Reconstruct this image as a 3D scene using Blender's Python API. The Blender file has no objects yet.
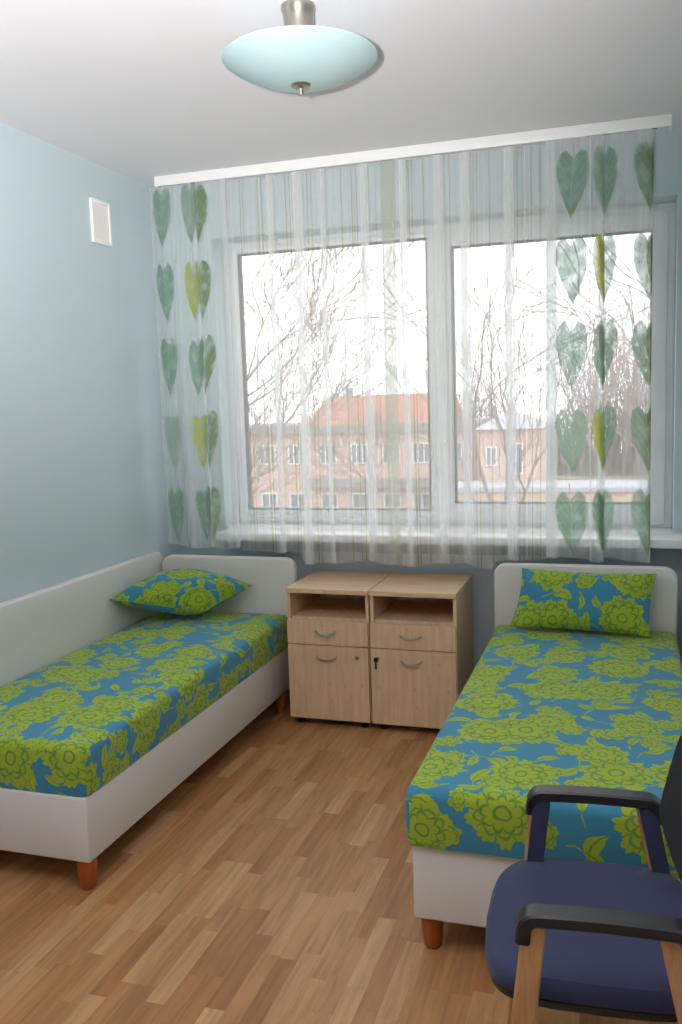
import bpy, bmesh, math, random
from mathutils import Vector, Matrix
random.seed(7)
PI = math.pi
scene = bpy.context.scene
COL = scene.collection

# ------------------------------------------------------------------ node helpers
class NT:
    def __init__(s, name):
        s.m = bpy.data.materials.new(name); s.m.use_nodes = True
        s.t = s.m.node_tree; s.t.nodes.clear()
        s.out = s.n('ShaderNodeOutputMaterial')
    def n(s, typ, **kw):
        nd = s.t.nodes.new(typ)
        for k, v in kw.items(): setattr(nd, k, v)
        return nd
    def l(s, a, b): s.t.links.new(a, b)
    def put(s, sock, v):
        if isinstance(v, bpy.types.NodeSocket): s.l(v, sock)
        else:
            if sock.type == 'RGBA' and len(v) == 3: v = (*v, 1)
            sock.default_value = v
    def math(s, op, a, b=None, c=None, clamp=False):
        nd = s.n('ShaderNodeMath', operation=op, use_clamp=clamp)
        s.put(nd.inputs[0], a)
        if b is not None: s.put(nd.inputs[1], b)
        if c is not None: s.put(nd.inputs[2], c)
        return nd.outputs[0]
    def step(s, v, lo, hi, a=0.0, b=1.0):
        nd = s.n('ShaderNodeMapRange', interpolation_type='SMOOTHSTEP')
        s.put(nd.inputs[0], v); s.put(nd.inputs[1], lo); s.put(nd.inputs[2], hi)
        s.put(nd.inputs[3], a); s.put(nd.inputs[4], b)
        return nd.outputs[0]
    def mix(s, f, a, b, blend='MIX'):
        nd = s.n('ShaderNodeMix', data_type='RGBA', blend_type=blend)
        s.put(nd.inputs[0], f); s.put(nd.inputs[6], a); s.put(nd.inputs[7], b)
        return nd.outputs[2]
    def sep(s, v):
        nd = s.n('ShaderNodeSeparateXYZ'); s.l(v, nd.inputs[0]); return nd.outputs
    def comb(s, x, y, z=0.0):
        nd = s.n('ShaderNodeCombineXYZ')
        s.put(nd.inputs[0], x); s.put(nd.inputs[1], y); s.put(nd.inputs[2], z); return nd.outputs[0]
    def noise(s, vec, scale, detail=3, rough=.5):
        nd = s.n('ShaderNodeTexNoise')
        if vec is not None: s.l(vec, nd.inputs['Vector'])
        nd.inputs['Scale'].default_value = scale; nd.inputs['Detail'].default_value = detail
        nd.inputs['Roughness'].default_value = rough
        return nd.outputs
    def white(s, vec):
        nd = s.n('ShaderNodeTexWhiteNoise', noise_dimensions='3D'); s.l(vec, nd.inputs['Vector']); return nd.outputs
    def ramp(s, f, stops, interp='LINEAR'):
        nd = s.n('ShaderNodeValToRGB'); nd.color_ramp.interpolation = interp
        e = nd.color_ramp.elements
        while len(e) < len(stops): e.new(.5)
        for q, (p, c) in zip(e, stops): q.position = p; q.color = (*c, 1)
        s.put(nd.inputs[0], f); return nd.outputs[0]
    def bsdf(s, col, rough=.5, metal=0.0, bump=None, bstr=.1, bdist=.002, spec=.5, **kw):
        b = s.n('ShaderNodeBsdfPrincipled')
        s.put(b.inputs['Base Color'], col); s.put(b.inputs['Roughness'], rough)
        s.put(b.inputs['Metallic'], metal); s.put(b.inputs['Specular IOR Level'], spec)
        for k, v in kw.items(): s.put(b.inputs[k], v)
        if bump is not None:
            q = s.n('ShaderNodeBump'); q.inputs['Strength'].default_value = bstr; q.inputs['Distance'].default_value = bdist
            s.l(bump, q.inputs['Height']); s.l(q.outputs[0], b.inputs['Normal'])
        return b.outputs[0]
    def done(s, sh): s.l(sh, s.out.inputs['Surface']); return s.m
    def obj(s): return s.n('ShaderNodeTexCoord').outputs['Object']
    def uv(s): return s.n('ShaderNodeTexCoord').outputs['UV']

def srgb(r, g, b):
    f = lambda c: (c/255/12.92) if c/255 <= .04045 else ((c/255+.055)/1.055)**2.4
    return (f(r), f(g), f(b))

def plain(name, col, rough=.5, metal=0, var=.06, scale=30, bump=.0, **kw):
    t = NT(name); o = t.obj(); nz = t.noise(o, scale, 4)
    c2 = tuple(c*(1-var) for c in col); c1 = tuple(min(1, c*(1+var)) for c in col)
    c = t.mix(nz[0], c1, c2)
    return t.done(t.bsdf(c, rough, metal, bump=nz[0] if bump else None, bstr=bump, **kw))

# ------------------------------------------------------------------ materials
M = {}
def mk_wall(name, col, rough=.75):
    t = NT(name); o = t.obj()
    big = t.noise(o, 1.3, 2)[0]; fine = t.noise(o, 160, 3)[0]
    c = t.mix(big, tuple(x*.97 for x in col), tuple(min(1, x*1.03) for x in col))
    return t.done(t.bsdf(c, rough, bump=fine, bstr=.06, bdist=.001))
M['wall'] = mk_wall('blue_wall_paint', srgb(190, 204, 210))
M['ceil'] = mk_wall('ceiling_paint', srgb(228, 225, 230), .8)
M['backroom'] = mk_wall('pale_wall_paint', srgb(205, 205, 200))

def mk_floor():
    t = NT('oak_strip_floor'); o = t.obj(); x, y, z = t.sep(o)
    W, L = .056, .34
    cx = t.math('FLOOR', t.math('DIVIDE', x, W))
    off = t.math('MULTIPLY', t.white(t.comb(cx, 3.3, 1.7))[0], L)
    yy = t.math('DIVIDE', t.math('ADD', y, off), L)
    cy = t.math('FLOOR', yy)
    rnd = t.white(t.comb(cx, cy, .5))[0]
    base = t.ramp(rnd, [(0, srgb(160, 110, 66)), (.3, srgb(174, 126, 80)), (.6, srgb(184, 138, 92)), (.85, srgb(194, 151, 106)), (1, srgb(166, 117, 73))])
    gv = t.comb(t.math('MULTIPLY', x, 22.), t.math('ADD', t.math('MULTIPLY', y, 1.6), t.math('MULTIPLY', rnd, 37.)), t.math('MULTIPLY', rnd, 11.))
    g = t.noise(gv, 2.2, 6, .62)[0]
    g2 = t.noise(t.comb(t.math('MULTIPLY', x, 6.), t.math('ADD', y, t.math('MULTIPLY', rnd, 9.)), rnd), 3., 4, .6)[0]
    c = t.mix(t.step(g, .35, .72), base, t.mix(.34, base, (.05, .022, .008)))
    c = t.mix(t.step(g2, .5, .8, 0., .45), c, t.mix(.4, c, (.08, .035, .012)))
    fx = t.math('ABSOLUTE', t.math('SUBTRACT', t.math('FRACT', t.math('DIVIDE', x, W)), .5))
    fy = t.math('ABSOLUTE', t.math('SUBTRACT', t.math('FRACT', yy), .5))
    line = t.math('MAXIMUM', t.step(fx, .482, .497), t.step(fy, .4965, .4995))
    c = t.mix(t.math('MULTIPLY', line, .22), c, srgb(80, 50, 28))
    return t.done(t.bsdf(c, t.step(g, .2, .9, .38, .5), bump=g, bstr=.04, spec=.4))
M['floor'] = mk_floor()

def mk_fabric():
    t = NT('teal_fabric_with_lime_flowers'); uv = t.uv()
    wob = t.noise(uv, 17, 3)[1]
    u0 = t.n('ShaderNodeVectorMath', operation='MULTIPLY_ADD')
    t.l(wob, u0.inputs[0]); u0.inputs[1].default_value = (.034, .034, 0); t.l(uv, u0.inputs[2])
    P = u0.outputs[0]
    def flower(scale, npet, R, seed, depth=.28, rnd=.75):
        q = t.n('ShaderNodeVectorMath', operation='ADD'); t.l(P, q.inputs[0]); q.inputs[1].default_value = (seed*.37, seed*.61, 0)
        v = t.n('ShaderNodeTexVoronoi', voronoi_dimensions='2D'); t.l(q.outputs[0], v.inputs['Vector'])
        v.inputs['Scale'].default_value = scale; v.inputs['Randomness'].default_value = rnd
        d = t.n('ShaderNodeVectorMath', operation='SUBTRACT')
        t.l(q.outputs[0], d.inputs[0]); t.l(v.outputs['Position'], d.inputs[1])
        x, y, _ = t.sep(d.outputs[0]); cr, cg, cb = t.sep(v.outputs['Color'])
        th = t.math('ADD', t.math('ARCTAN2', y, x), t.math('MULTIPLY', cr, 6.28))
        r = t.math('SQRT', t.math('ADD', t.math('MULTIPLY', x, x), t.math('MULTIPLY', y, y)))
        size = t.math('MULTIPLY', t.math('ADD', t.math('MULTIPLY', cg, .35), .75), R)
        wave = t.math('ABSOLUTE', t.math('COSINE', t.math('MULTIPLY', th, npet/2)))
        serr = t.math('MULTIPLY', t.math('ABSOLUTE', t.math('SINE', t.math('MULTIPLY', th, npet*1.5))), .13)
        prof = t.math('ADD', t.math('ADD', t.math('MULTIPLY', t.math('POWER', wave, .55), depth), 1-depth), serr)
        edge = t.math('MULTIPLY', size, prof)
        k = t.math('DIVIDE', r, edge)                       # 0 centre .. 1 rim
        mask = t.step(k, .97, 1.0, 1., 0.)
        # inner ring of petals, half a petal out of step
        wave2 = t.math('ABSOLUTE', t.math('SINE', t.math('MULTIPLY', th, npet/2)))
        prof2 = t.math('ADD', t.math('MULTIPLY', t.math('POWER', wave2, .6), .22), .40)
        k2 = t.math('DIVIDE', r, t.math('MULTIPLY', size, prof2))
        ring = t.math('MULTIPLY', t.step(t.math('ABSOLUTE', t.math('SUBTRACT', k2, 1.)), .05, .12, 1., 0.), 1.)
        ring2 = t.step(t.math('ABSOLUTE', t.math('SUBTRACT', t.math('DIVIDE', r, t.math('MULTIPLY', size, t.math('ADD', t.math('MULTIPLY', t.math('POWER', wave, .6), .2), .58))), 1.)), .03, .08, .85, 0.)
        ring = t.math('MAXIMUM', ring, ring2)
        ring3 = t.step(t.math('ABSOLUTE', t.math('SUBTRACT', t.math('DIVIDE', r, t.math('MULTIPLY', size, .2)), 1.)), .12, .25, 1., 0.)
        gap = t.math('MULTIPLY', t.step(wave, .06, .2, 1., 0.), t.step(k2, 1., 1.05))
        vein = t.math('MULTIPLY', t.step(t.math('ABSOLUTE', t.math('SINE', t.math('MULTIPLY', th, npet*1.0))), .0, .16, 1., 0.), t.step(k, .35, .55, 0., .45))
        ln = t.math('MAXIMUM', t.math('MAXIMUM', ring, ring3), t.math('MAXIMUM', gap, vein))
        return mask, ln
    def leaf(scale, R, seed):
        q = t.n('ShaderNodeVectorMath', operation='ADD'); t.l(P, q.inputs[0]); q.inputs[1].default_value = (seed*.53, seed*.29, 0)
        v = t.n('ShaderNodeTexVoronoi', voronoi_dimensions='2D'); t.l(q.outputs[0], v.inputs['Vector'])
        v.inputs['Scale'].default_value = scale; v.inputs['Randomness'].default_value = .9
        d = t.n('ShaderNodeVectorMath', operation='SUBTRACT')
        t.l(q.outputs[0], d.inputs[0]); t.l(v.outputs['Position'], d.inputs[1])
        cr, cg, cb = t.sep(v.outputs['Color'])
        ro = t.n('ShaderNodeVectorRotate', rotation_type='Z_AXIS'); t.l(d.outputs[0], ro.inputs['Vector'])
        t.l(t.math('MULTIPLY', cr, 6.28), ro.inputs['Angle'])
        x, y, _ = t.sep(ro.outputs[0])
        # curved almond with a midrib and a stem
        y2 = t.math('SUBTRACT', y, t.math('MULTIPLY', t.math('MULTIPLY', x, x), 6.))
        ax = t.math('DIVIDE', x, R); ay = t.math('DIVIDE', t.math('ABSOLUTE', y2), R*.42)
        k = t.math('ADD', t.math('MULTIPLY', ax, ax), ay)
        mask = t.step(k, .93, 1.0, 1., 0.)
        rib = t.step(t.math('ABSOLUTE', y2), .0012, .0025, 1., 0.)
        stem = t.math('MULTIPLY', t.step(t.math('ABSOLUTE', y2), .0022, .0034, 1., 0.), t.step(ax, 1.9, 1.95, 1., 0.))
        stem = t.math('MULTIPLY', stem, t.step(ax, -.1, 0.))
        stem = t.math('MULTIPLY', stem, t.step(ax, .95, 1.0))
        return t.math('MAXIMUM', mask, stem), t.math('MULTIPLY', rib, mask)
    m1, l1 = flower(4.1, 9, .098, 1.0)
    m2, l2 = flower(6.6, 6, .047, 5.0, .42, .9)
    m3, l3 = leaf(6.2, .050, 2.0)
    m4, l4 = leaf(7.9, .038, 9.0)
    mask = t.math('MAXIMUM', t.math('MAXIMUM', m1, m2), t.math('MAXIMUM', m3, m4))
    # upper layer wins: big flowers over small, small over leaves
    n1 = t.math('SUBTRACT', 1., m1); n2 = t.math('MULTIPLY', n1, t.math('SUBTRACT', 1., m2))
    ln = t.math('MAXIMUM', t.math('MULTIPLY', l1, m1), t.math('MULTIPLY', t.math('MULTIPLY', l2, m2), n1))
    ln = t.math('MAXIMUM', ln, t.math('MULTIPLY', t.math('MAXIMUM', l3, l4), n2))
    fine = t.noise(uv, 240, 2)[0]; soft = t.noise(uv, 14, 2)[0]
    teal = t.mix(fine, srgb(44, 114, 144), srgb(74, 144, 170))
    lime = t.mix(soft, srgb(140, 166, 34), srgb(172, 188, 58))
    lime = t.mix(t.math('MULTIPLY', fine, .35), lime, srgb(112, 150, 40))
    inner = t.mix(t.math('MULTIPLY', ln, .7), lime, srgb(58, 112, 70))
    c = t.mix(mask, teal, inner)
    h = t.math('ADD', t.math('MULTIPLY', mask, .7), t.math('MULTIPLY', fine, .3))
    return t.done(t.bsdf(c, .8, bump=h, bstr=.25, bdist=.002, spec=.2, **{'Sheen Weight': .15}))
M['fabric'] = mk_fabric()

def mk_leather(name, col):
    t = NT(name); o = t.obj()
    v = t.n('ShaderNodeTexVoronoi'); t.l(o, v.inputs['Vector']); v.inputs['Scale'].default_value = 350
    c = t.mix(t.noise(o, 3, 2)[0], col, tuple(x*.95 for x in col))
    return t.done(t.bsdf(c, .48, bump=v.outputs['Distance'], bstr=.05, bdist=.001))
M['leather'] = mk_leather('white_leatherette', srgb(216, 214, 210))

def mk_birch(name, along='Z'):
    t = NT(name); o = t.obj(); x, y, z = t.sep(o)
    if along == 'Z': gv = t.comb(t.math('MULTIPLY', t.math('ADD', x, t.math('MULTIPLY', y, .7)), 14.), y, t.math('MULTIPLY', z, 1.4))
    else: gv = t.comb(t.math('MULTIPLY', x, 1.4), t.math('MULTIPLY', y, 14.), t.math('MULTIPLY', z, 14.))
    g = t.noise(gv, 3, 5, .6)[0]; b = t.noise(o, 7, 3)[0]; kn = t.noise(o, 26, 2)[0]
    c = t.mix(t.step(g, .3, .7), srgb(224, 194, 160), srgb(210, 176, 140))
    c = t.mix(t.step(b, .5, .75, 0, .4), c, srgb(198, 160, 124))
    c = t.mix(t.step(kn, .66, .8, 0, .35), c, srgb(160, 118, 82))
    return t.done(t.bsdf(c, .42, bump=g, bstr=.03, spec=.4))
M['birch'] = mk_birch('birch_laminate')
M['birch_top'] = mk_birch('birch_laminate_top', 'X')
M['edge'] = plain('birch_edge_band', srgb(205, 165, 115), .45)
def mk_wood(name, a, b, rough=.4):
    t = NT(name); o = t.obj(); x, y, z = t.sep(o)
    g = t.noise(t.comb(t.math('MULTIPLY', x, 20.), t.math('MULTIPLY', y, 20.), t.math('MULTIPLY', z, 2.)), 4, 5, .6)[0]
    return t.done(t.bsdf(t.mix(t.step(g, .3, .7), a, b), rough, bump=g, bstr=.04))
M['legwood'] = mk_wood('orange_stained_wood', srgb(176, 92, 40), srgb(150, 72, 30))
M['armwood'] = mk_wood('beech_plywood', srgb(196, 150, 104), srgb(172, 124, 80))
M['nickel'] = plain('brushed_nickel', srgb(176, 170, 160), .28, 1, .08, 90)
M['chrome'] = plain('satin_chrome', srgb(190, 188, 184), .3, 1, .05, 90)
M['darkmetal'] = plain('dark_metal', srgb(60, 54, 50), .4, .8)
M['blackplastic'] = plain('black_plastic', srgb(34, 34, 37), .38, 0, .1, 200, .03)
M['casterplastic'] = plain('grey_caster_plastic', srgb(52, 48, 46), .5)
M['whiteplastic'] = plain('white_plastic', srgb(238, 238, 236), .35, 0, .02)
M['ventpanel'] = plain('cream_vent_panel', srgb(234, 230, 228), .5, 0, .02)
M['pvc'] = plain('white_window_plastic', srgb(236, 238, 240), .3, 0, .02)
M['gasket'] = plain('grey_rubber_seal', srgb(70, 72, 74), .7)
M['sill'] = plain('white_sill_laminate', srgb(234, 234, 232), .3, 0, .02)
M['blackmesh'] = plain('black_back_fabric', srgb(30, 31, 34), .8, 0, .25, 500, .1)
def mk_navy():
    t = NT('navy_upholstery'); o = t.obj(); f = t.noise(o, 420, 2)[0]; w = t.noise(o, 5, 2)[0]
    c = t.mix(f, srgb(48, 52, 80), srgb(64, 68, 96)); c = t.mix(t.math('MULTIPLY', w, .3), c, srgb(44, 48, 74))
    return t.done(t.bsdf(c, .85, bump=f, bstr=.2, bdist=.001, spec=.2, **{'Sheen Weight': .1}))
M['navy'] = mk_navy()
def mk_lampglass():
    t = NT('frosted_aqua_glass'); o = t.obj()
    c = t.mix(t.noise(o, 6, 2)[0], srgb(178, 202, 206), srgb(184, 207, 210))
    b = t.bsdf(c, .16, spec=.5)
    tr = t.n('ShaderNodeBsdfTranslucent'); t.put(tr.inputs[0], c)
    mx = t.n('ShaderNodeMixShader'); mx.inputs[0].default_value = .15
    t.l(b, mx.inputs[1]); t.l(tr.outputs[0], mx.inputs[2])
    return t.done(mx.outputs[0])
M['lampglass'] = mk_lampglass()
def mk_glass():
    t = NT('window_glass')
    tr = t.n('ShaderNodeBsdfTransparent'); t.put(tr.inputs[0], (.96, .98, .97))
    gl = t.n('ShaderNodeBsdfGlossy'); gl.inputs['Roughness'].default_value = .012
    w = t.noise(t.obj(), .7, 1)[0]
    lw = t.n('ShaderNodeLayerWeight'); lw.inputs[0].default_value = .5
    fr = t.math('MULTIPLY_ADD', t.math('POWER', lw.outputs['Facing'], 5.), .93, .035)
    mx = t.n('ShaderNodeMixShader'); t.l(t.math('MULTIPLY', fr, t.math('ADD', .9, t.math('MULTIPLY', w, .1))), mx.inputs[0])
    t.l(tr.outputs[0], mx.inputs[1]); t.l(gl.outputs[0], mx.inputs[2])
    return t.done(mx.outputs[0])
M['glass'] = mk_glass()

def sheer(t, col, alpha, transl=.55):
    df = t.n('ShaderNodeBsdfDiffuse'); t.put(df.inputs[0], col)
    tl = t.n('ShaderNodeBsdfTranslucent'); t.put(tl.inputs[0], col)
    a = t.n('ShaderNodeMixShader'); a.inputs[0].default_value = transl
    t.l(df.outputs[0], a.inputs[1]); t.l(tl.outputs[0], a.inputs[2])
    tp = t.n('ShaderNodeBsdfTransparent')
    b = t.n('ShaderNodeMixShader'); t.put(b.inputs[0], alpha)
    t.l(tp.outputs[0], b.inputs[1]); t.l(a.outputs[0], b.inputs[2])
    return b.outputs[0]
def mk_voile(threads, band, hem_z, satin=()):
    t = NT('striped_white_voile'); u, z, _ = t.sep(t.uv())
    m = None
    for q, hw in threads:
        c = t.math('COMPARE', u, q, hw)
        m = c if m is None else t.math('MAXIMUM', m, c)
    sm = None
    for q, hw in satin:
        c = t.step(t.math('ABSOLUTE', t.math('SUBTRACT', u, q)), hw*.8, hw, 1., 0.)
        sm = c if sm is None else t.math('MAXIMUM', sm, c)
    bd = t.math('COMPARE', u, band[0], band[1])
    weave = t.noise(t.comb(t.math('MULTIPLY', u, 12.), t.math('MULTIPLY', z, .1)), 3, 3)[0]
    a = t.step(weave, .3, .7, .28, .42)
    hem = t.step(z, hem_z, hem_z+.006, 1., 0.)
    a = t.math('MAXIMUM', a, t.math('MULTIPLY', hem, .5))
    a = t.math('MAXIMUM', a, t.math('MULTIPLY', sm, .62))
    a = t.math('MAXIMUM', a, t.math('MULTIPLY', m, .5))
    a = t.math('MAXIMUM', a, t.math('MULTIPLY', bd, .5))
    col = t.mix(m, srgb(246, 246, 246), srgb(188, 186, 150))
    col = t.mix(t.math('MULTIPLY', bd, .8), col, srgb(196, 200, 176))
    return t.done(sheer(t, col, a))
def mk_leafvoile(name, z0, per, yellow):
    t = NT(name); u, z, _ = t.sep(t.uv())
    a = t.math('DIVIDE', u, .25); colm = t.math('FLOOR', a)
    b = t.math('DIVIDE', t.math('SUBTRACT', z, z0), per); row = t.math('FLOOR', b)
    r1, r2, r3 = t.sep(t.white(t.comb(colm, row, 8.7))[1])
    tt = t.math('MULTIPLY', t.math('FRACT', b), t.math('ADD', per/.325, t.math('MULTIPLY', t.math('SUBTRACT', r3, .5), .12)))
    wob = t.noise(t.comb(t.math('MULTIPLY', u, 14.), t.math('MULTIPLY', z, 9.)), 1.4, 2)[0]
    sg = t.math('MULTIPLY', t.math('SUBTRACT', t.math('FRACT', a), .5), .25)
    sg = t.math('ADD', sg, t.math('MULTIPLY', t.math('SUBTRACT', r1, .5), t.math('MULTIPLY', t.math('SUBTRACT', tt, .5), .045)))
    sg = t.math('ADD', sg, t.math('MULTIPLY', t.math('SUBTRACT', wob, .5), .022))
    s = t.math('ABSOLUTE', sg)
    fc = t.n('ShaderNodeFloatCurve'); cv = fc.mapping.curves[0]
    pts = [(0, 0), (.05, .05), (.16, .26), (.34, .62), (.54, .9), (.72, 1), (.88, .90), (.96, .68), (1, .42)]
    cv.points[0].location = pts[0]; cv.points[1].location = pts[-1]
    for p in pts[1:-1]: cv.points.new(*p)
    fc.mapping.update(); t.put(fc.inputs['Value'], tt); fc.inputs['Factor'].default_value = 1
    W = .080
    w = t.math('MULTIPLY', fc.outputs[0], W)
    inside = t.step(t.math('SUBTRACT', w, s), 0., .006)
    notch = t.math('MULTIPLY', t.math('SUBTRACT', tt, .86), W*.42/.14)
    inside = t.math('MULTIPLY', inside, t.step(t.math('SUBTRACT', s, notch), -.002, .003))
    inside = t.math('MULTIPLY', inside, t.math('LESS_THAN', tt, 1.0))
    stem = t.math('MULTIPLY', t.step(s, .0015, .0035, 1., 0.), t.math('LESS_THAN', tt, 1.12))
    stem = t.math('MULTIPLY', stem, t.math('GREATER_THAN', tt, .8))
    rnd = t.white(t.comb(colm, row, 4.2))[0]
    green = t.ramp(rnd, [(0, srgb(128, 160, 140)), (.4, srgb(144, 174, 156)), (.75, srgb(132, 158, 132)), (1, srgb(162, 186, 168))])
    yy = t.math('MULTIPLY', t.math('COMPARE', colm, 1., .1), t.math('COMPARE', t.math('MODULO', row, 2.), 1., .1))
    green = t.mix(t.math('MULTIPLY', yy, yellow), green, srgb(196, 200, 78))
    ol = t.math('MULTIPLY', t.math('COMPARE', colm, 3. if yellow > .8 else 2., .1), t.step(sg, .0 if yellow < .8 else -.05, .02, 0., .7))
    green = t.mix(ol, green, srgb(126, 138, 78))
    # veins run up and out from the midrib
    vv = t.math('FRACT', t.math('MULTIPLY', t.math('SUBTRACT', tt, t.math('MULTIPLY', s, 5.)), 7.))
    vein = t.math('MAXIMUM', t.step(s, .001, .003, 1., 0.), t.step(t.math('ABSOLUTE', t.math('SUBTRACT', vv, .5)), .03, .09, .7, 0.))
    green = t.mix(t.math('MULTIPLY', vein, .35), green, srgb(196, 214, 202))
    blot = t.noise(t.comb(u, z), 16, 3)[0]
    green = t.mix(t.step(blot, .42, .72, 0, .55), green, srgb(196, 210, 202))
    green = t.mix(t.step(tt, .0, .35, .45, 0.), green, srgb(92, 118, 92))
    weave = t.noise(t.comb(t.math('MULTIPLY', u, 10.), t.math('MULTIPLY', z, .1)), 3, 3)[0]
    al = t.step(weave, .3, .7, .30, .40)
    lm = t.math('MULTIPLY', t.math('MAXIMUM', inside, stem), t.math('MULTIPLY', t.math('GREATER_THAN', u, 0.), t.math('LESS_THAN', u, .76 if yellow < .8 else .99)))
    al = t.math('MAXIMUM', al, t.math('MULTIPLY', lm, t.step(blot, .35, .75, .86, .68)))
    c = t.mix(lm, srgb(240, 242, 242), green)
    return t.done(sheer(t, c, al))

# ------------------------------------------------------------------ mesh helpers
def obj(name, bm, mat, parent=None, smooth=False, loc=None, mats=None):
    me = bpy.data.meshes.new(name)
    bm.normal_update(); bm.to_mesh(me); bm.free()
    o = bpy.data.objects.new(name, me); COL.objects.link(o)
    for m in (mats or [mat]): me.materials.append(m)
    if smooth:
        for p in me.polygons: p.use_smooth = True
        try: me.set_sharp_from_angle(angle=math.radians(38))
        except Exception: pass
    if parent is not None: o.parent = parent
    if loc is not None: o.location = loc
    return o
def tag(o, label, cat, group=None, kind=None):
    if label: o['label'] = label
    if cat: o['category'] = cat
    if group: o['group'] = group
    if kind: o['kind'] = kind
    return o
def empty(name, loc, label, cat, group=None, rotz=0):
    o = bpy.data.objects.new(name, None); COL.objects.link(o); o.empty_display_size = .1
    o.location = loc; o.rotation_euler = (0, 0, rotz)
    return tag(o, label, cat, group)
def structure(o, label=None, cat=None):
    o['kind'] = 'structure'
    if label: o['label'] = label
    if cat: o['category'] = cat
    return o
def box(bm, x0, x1, y0, y1, z0, z1, bev=0, seg=2):
    b2 = bmesh.new()
    vs = [b2.verts.new((x, y, z)) for x in (x0, x1) for y in (y0, y1) for z in (z0, z1)]
    for f in ((0, 1, 3, 2), (4, 6, 7, 5), (0, 4, 5, 1), (2, 3, 7, 6), (0, 2, 6, 4), (1, 5, 7, 3)): b2.faces.new([vs[i] for i in f])
    if bev: bmesh.ops.bevel(b2, geom=list(b2.edges), offset=bev, segments=seg, profile=.5, affect='EDGES')
    bmesh.ops.recalc_face_normals(b2, faces=b2.faces)
    join(bm, b2)
def join(bm, b2):
    me = bpy.data.meshes.new('tmp'); b2.to_mesh(me); b2.free(); bm.from_mesh(me); bpy.data.meshes.remove(me)
def boxbm(*a, **k):
    bm = bmesh.new(); box(bm, *a, **k); return bm
def lathe(prof, n=40, cap=True):
    bm = bmesh.new(); rings = []
    for r, z in prof:
        if r < 1e-5: rings.append([bm.verts.new((0, 0, z))])
        else: rings.append([bm.verts.new((r*math.cos(2*PI*i/n), r*math.sin(2*PI*i/n), z)) for i in range(n)])
    for a, b in zip(rings, rings[1:]):
        for i in range(n):
            j = (i+1) % n
            if len(a) == 1 and len(b) == 1: continue
            if len(a) == 1: bm.faces.new((a[0], b[j], b[i]))
            elif len(b) == 1: bm.faces.new((a[i], a[j], b[0]))
            else: bm.faces.new((a[i], a[j], b[j], b[i]))
    if cap:
        for rg in (rings[0], rings[-1]):
            if len(rg) > 1: bm.faces.new(rg)
    bmesh.ops.recalc_face_normals(bm, faces=bm.faces)
    return bm
def tube(bm, pts, rads, n=8, squash=None):
    pts = [Vector(p) for p in pts]
    if not hasattr(rads, '__len__'): rads = [rads]*len(pts)
    rings = []; ref = None
    for i, p in enumerate(pts):
        d = (pts[min(i+1, len(pts)-1)] - pts[max(i-1, 0)]).normalized()
        if ref is None:
            ref = Vector((0, 0, 1)) if abs(d.z) < .9 else Vector((1, 0, 0))
        s = d.cross(ref); 
        if s.length < 1e-4: s = d.cross(Vector((0, 1, 0)))
        s.normalize(); t = s.cross(d).normalized(); ref = t
        rings.append([bm.verts.new(p + rads[i]*(math.cos(2*PI*k/n)*s + math.sin(2*PI*k/n)*t)) for k in range(n)])
    for a, b in zip(rings, rings[1:]):
        for k in range(n): bm.faces.new((a[k], a[(k+1) % n], b[(k+1) % n], b[k]))
    bm.faces.new(rings[0][::-1]); bm.faces.new(rings[-1])
def sweep_rect(bm, pts, half_w, half_t, waxis):
    """rectangular bar along pts; waxis = the constant width axis"""
    pts = [Vector(p) for p in pts]; waxis = Vector(waxis).normalized(); rings = []
    for i, p in enumerate(pts):
        d = (pts[min(i+1, len(pts)-1)] - pts[max(i-1, 0)]).normalized()
        nrm = d.cross(waxis).normalized()
        hw = half_w[i] if hasattr(half_w, '__len__') else half_w
        ht = half_t[i] if hasattr(half_t, '__len__') else half_t
        ring = []
        c = min(hw, ht)*.35
        for sx, sy in ((-1, -1), (1, -1), (1, 1), (-1, 1)):
            for (ox, oy) in (((c, 0), (0, c)) if sx*sy < 0 else ((0, c), (c, 0))):
                ring.append(bm.verts.new(p + waxis*(sx*(hw-ox)) + nrm*(sy*(ht-oy))))
        rings.append(ring)
    n = 8
    for a, b in zip(rings, rings[1:]):
        for k in range(n): bm.faces.new((a[k], a[(k+1) % n], b[(k+1) % n], b[k]))
    bm.faces.new(rings[0][::-1]); bm.faces.new(rings[-1])
    bmesh.ops.recalc_face_normals(bm, faces=bm.faces)
def round_panel(w, h, th, r, corners=(1, 1), bev=.012):
    """upright panel: x 0..w, z 0..h, y -th..0, top corners rounded with radius r"""
    bm = bmesh.new(); out = [(0, 0), (w, 0)]
    if corners[1]: out += [(w-r+r*math.cos(a), h-r+r*math.sin(a)) for a in [PI/2*i/8 for i in range(9)]]
    else: out.append((w, h))
    if corners[0]: out += [(r-r*math.sin(a), h-r+r*math.cos(a)) for a in [PI/2*i/8 for i in range(9)]]
    else: out.append((0, h))
    f = bm.faces.new([bm.verts.new((x, 0, z)) for x, z in out])
    ex = bmesh.ops.extrude_face_region(bm, geom=[f])
    bmesh.ops.translate(bm, verts=[v for v in ex['geom'] if isinstance(v, bmesh.types.BMVert)], vec=(0, -th, 0))
    bmesh.ops.recalc_face_normals(bm, faces=bm.faces)
    es = [e for e in bm.edges if abs(e.verts[0].co.y-e.verts[1].co.y) < 1e-6]
    bmesh.ops.bevel(bm, geom=es, offset=bev, segments=3, profile=.5, affect='EDGES')
    return bm
def copy_tree(o, parent=None, lab=None):
    c = o.copy(); COL.objects.link(c)
    if parent is not None:
        c.parent = parent; c.matrix_parent_inverse = o.matrix_parent_inverse.copy()
    for ch in list(o.children): copy_tree(ch, c)
    return c

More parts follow.
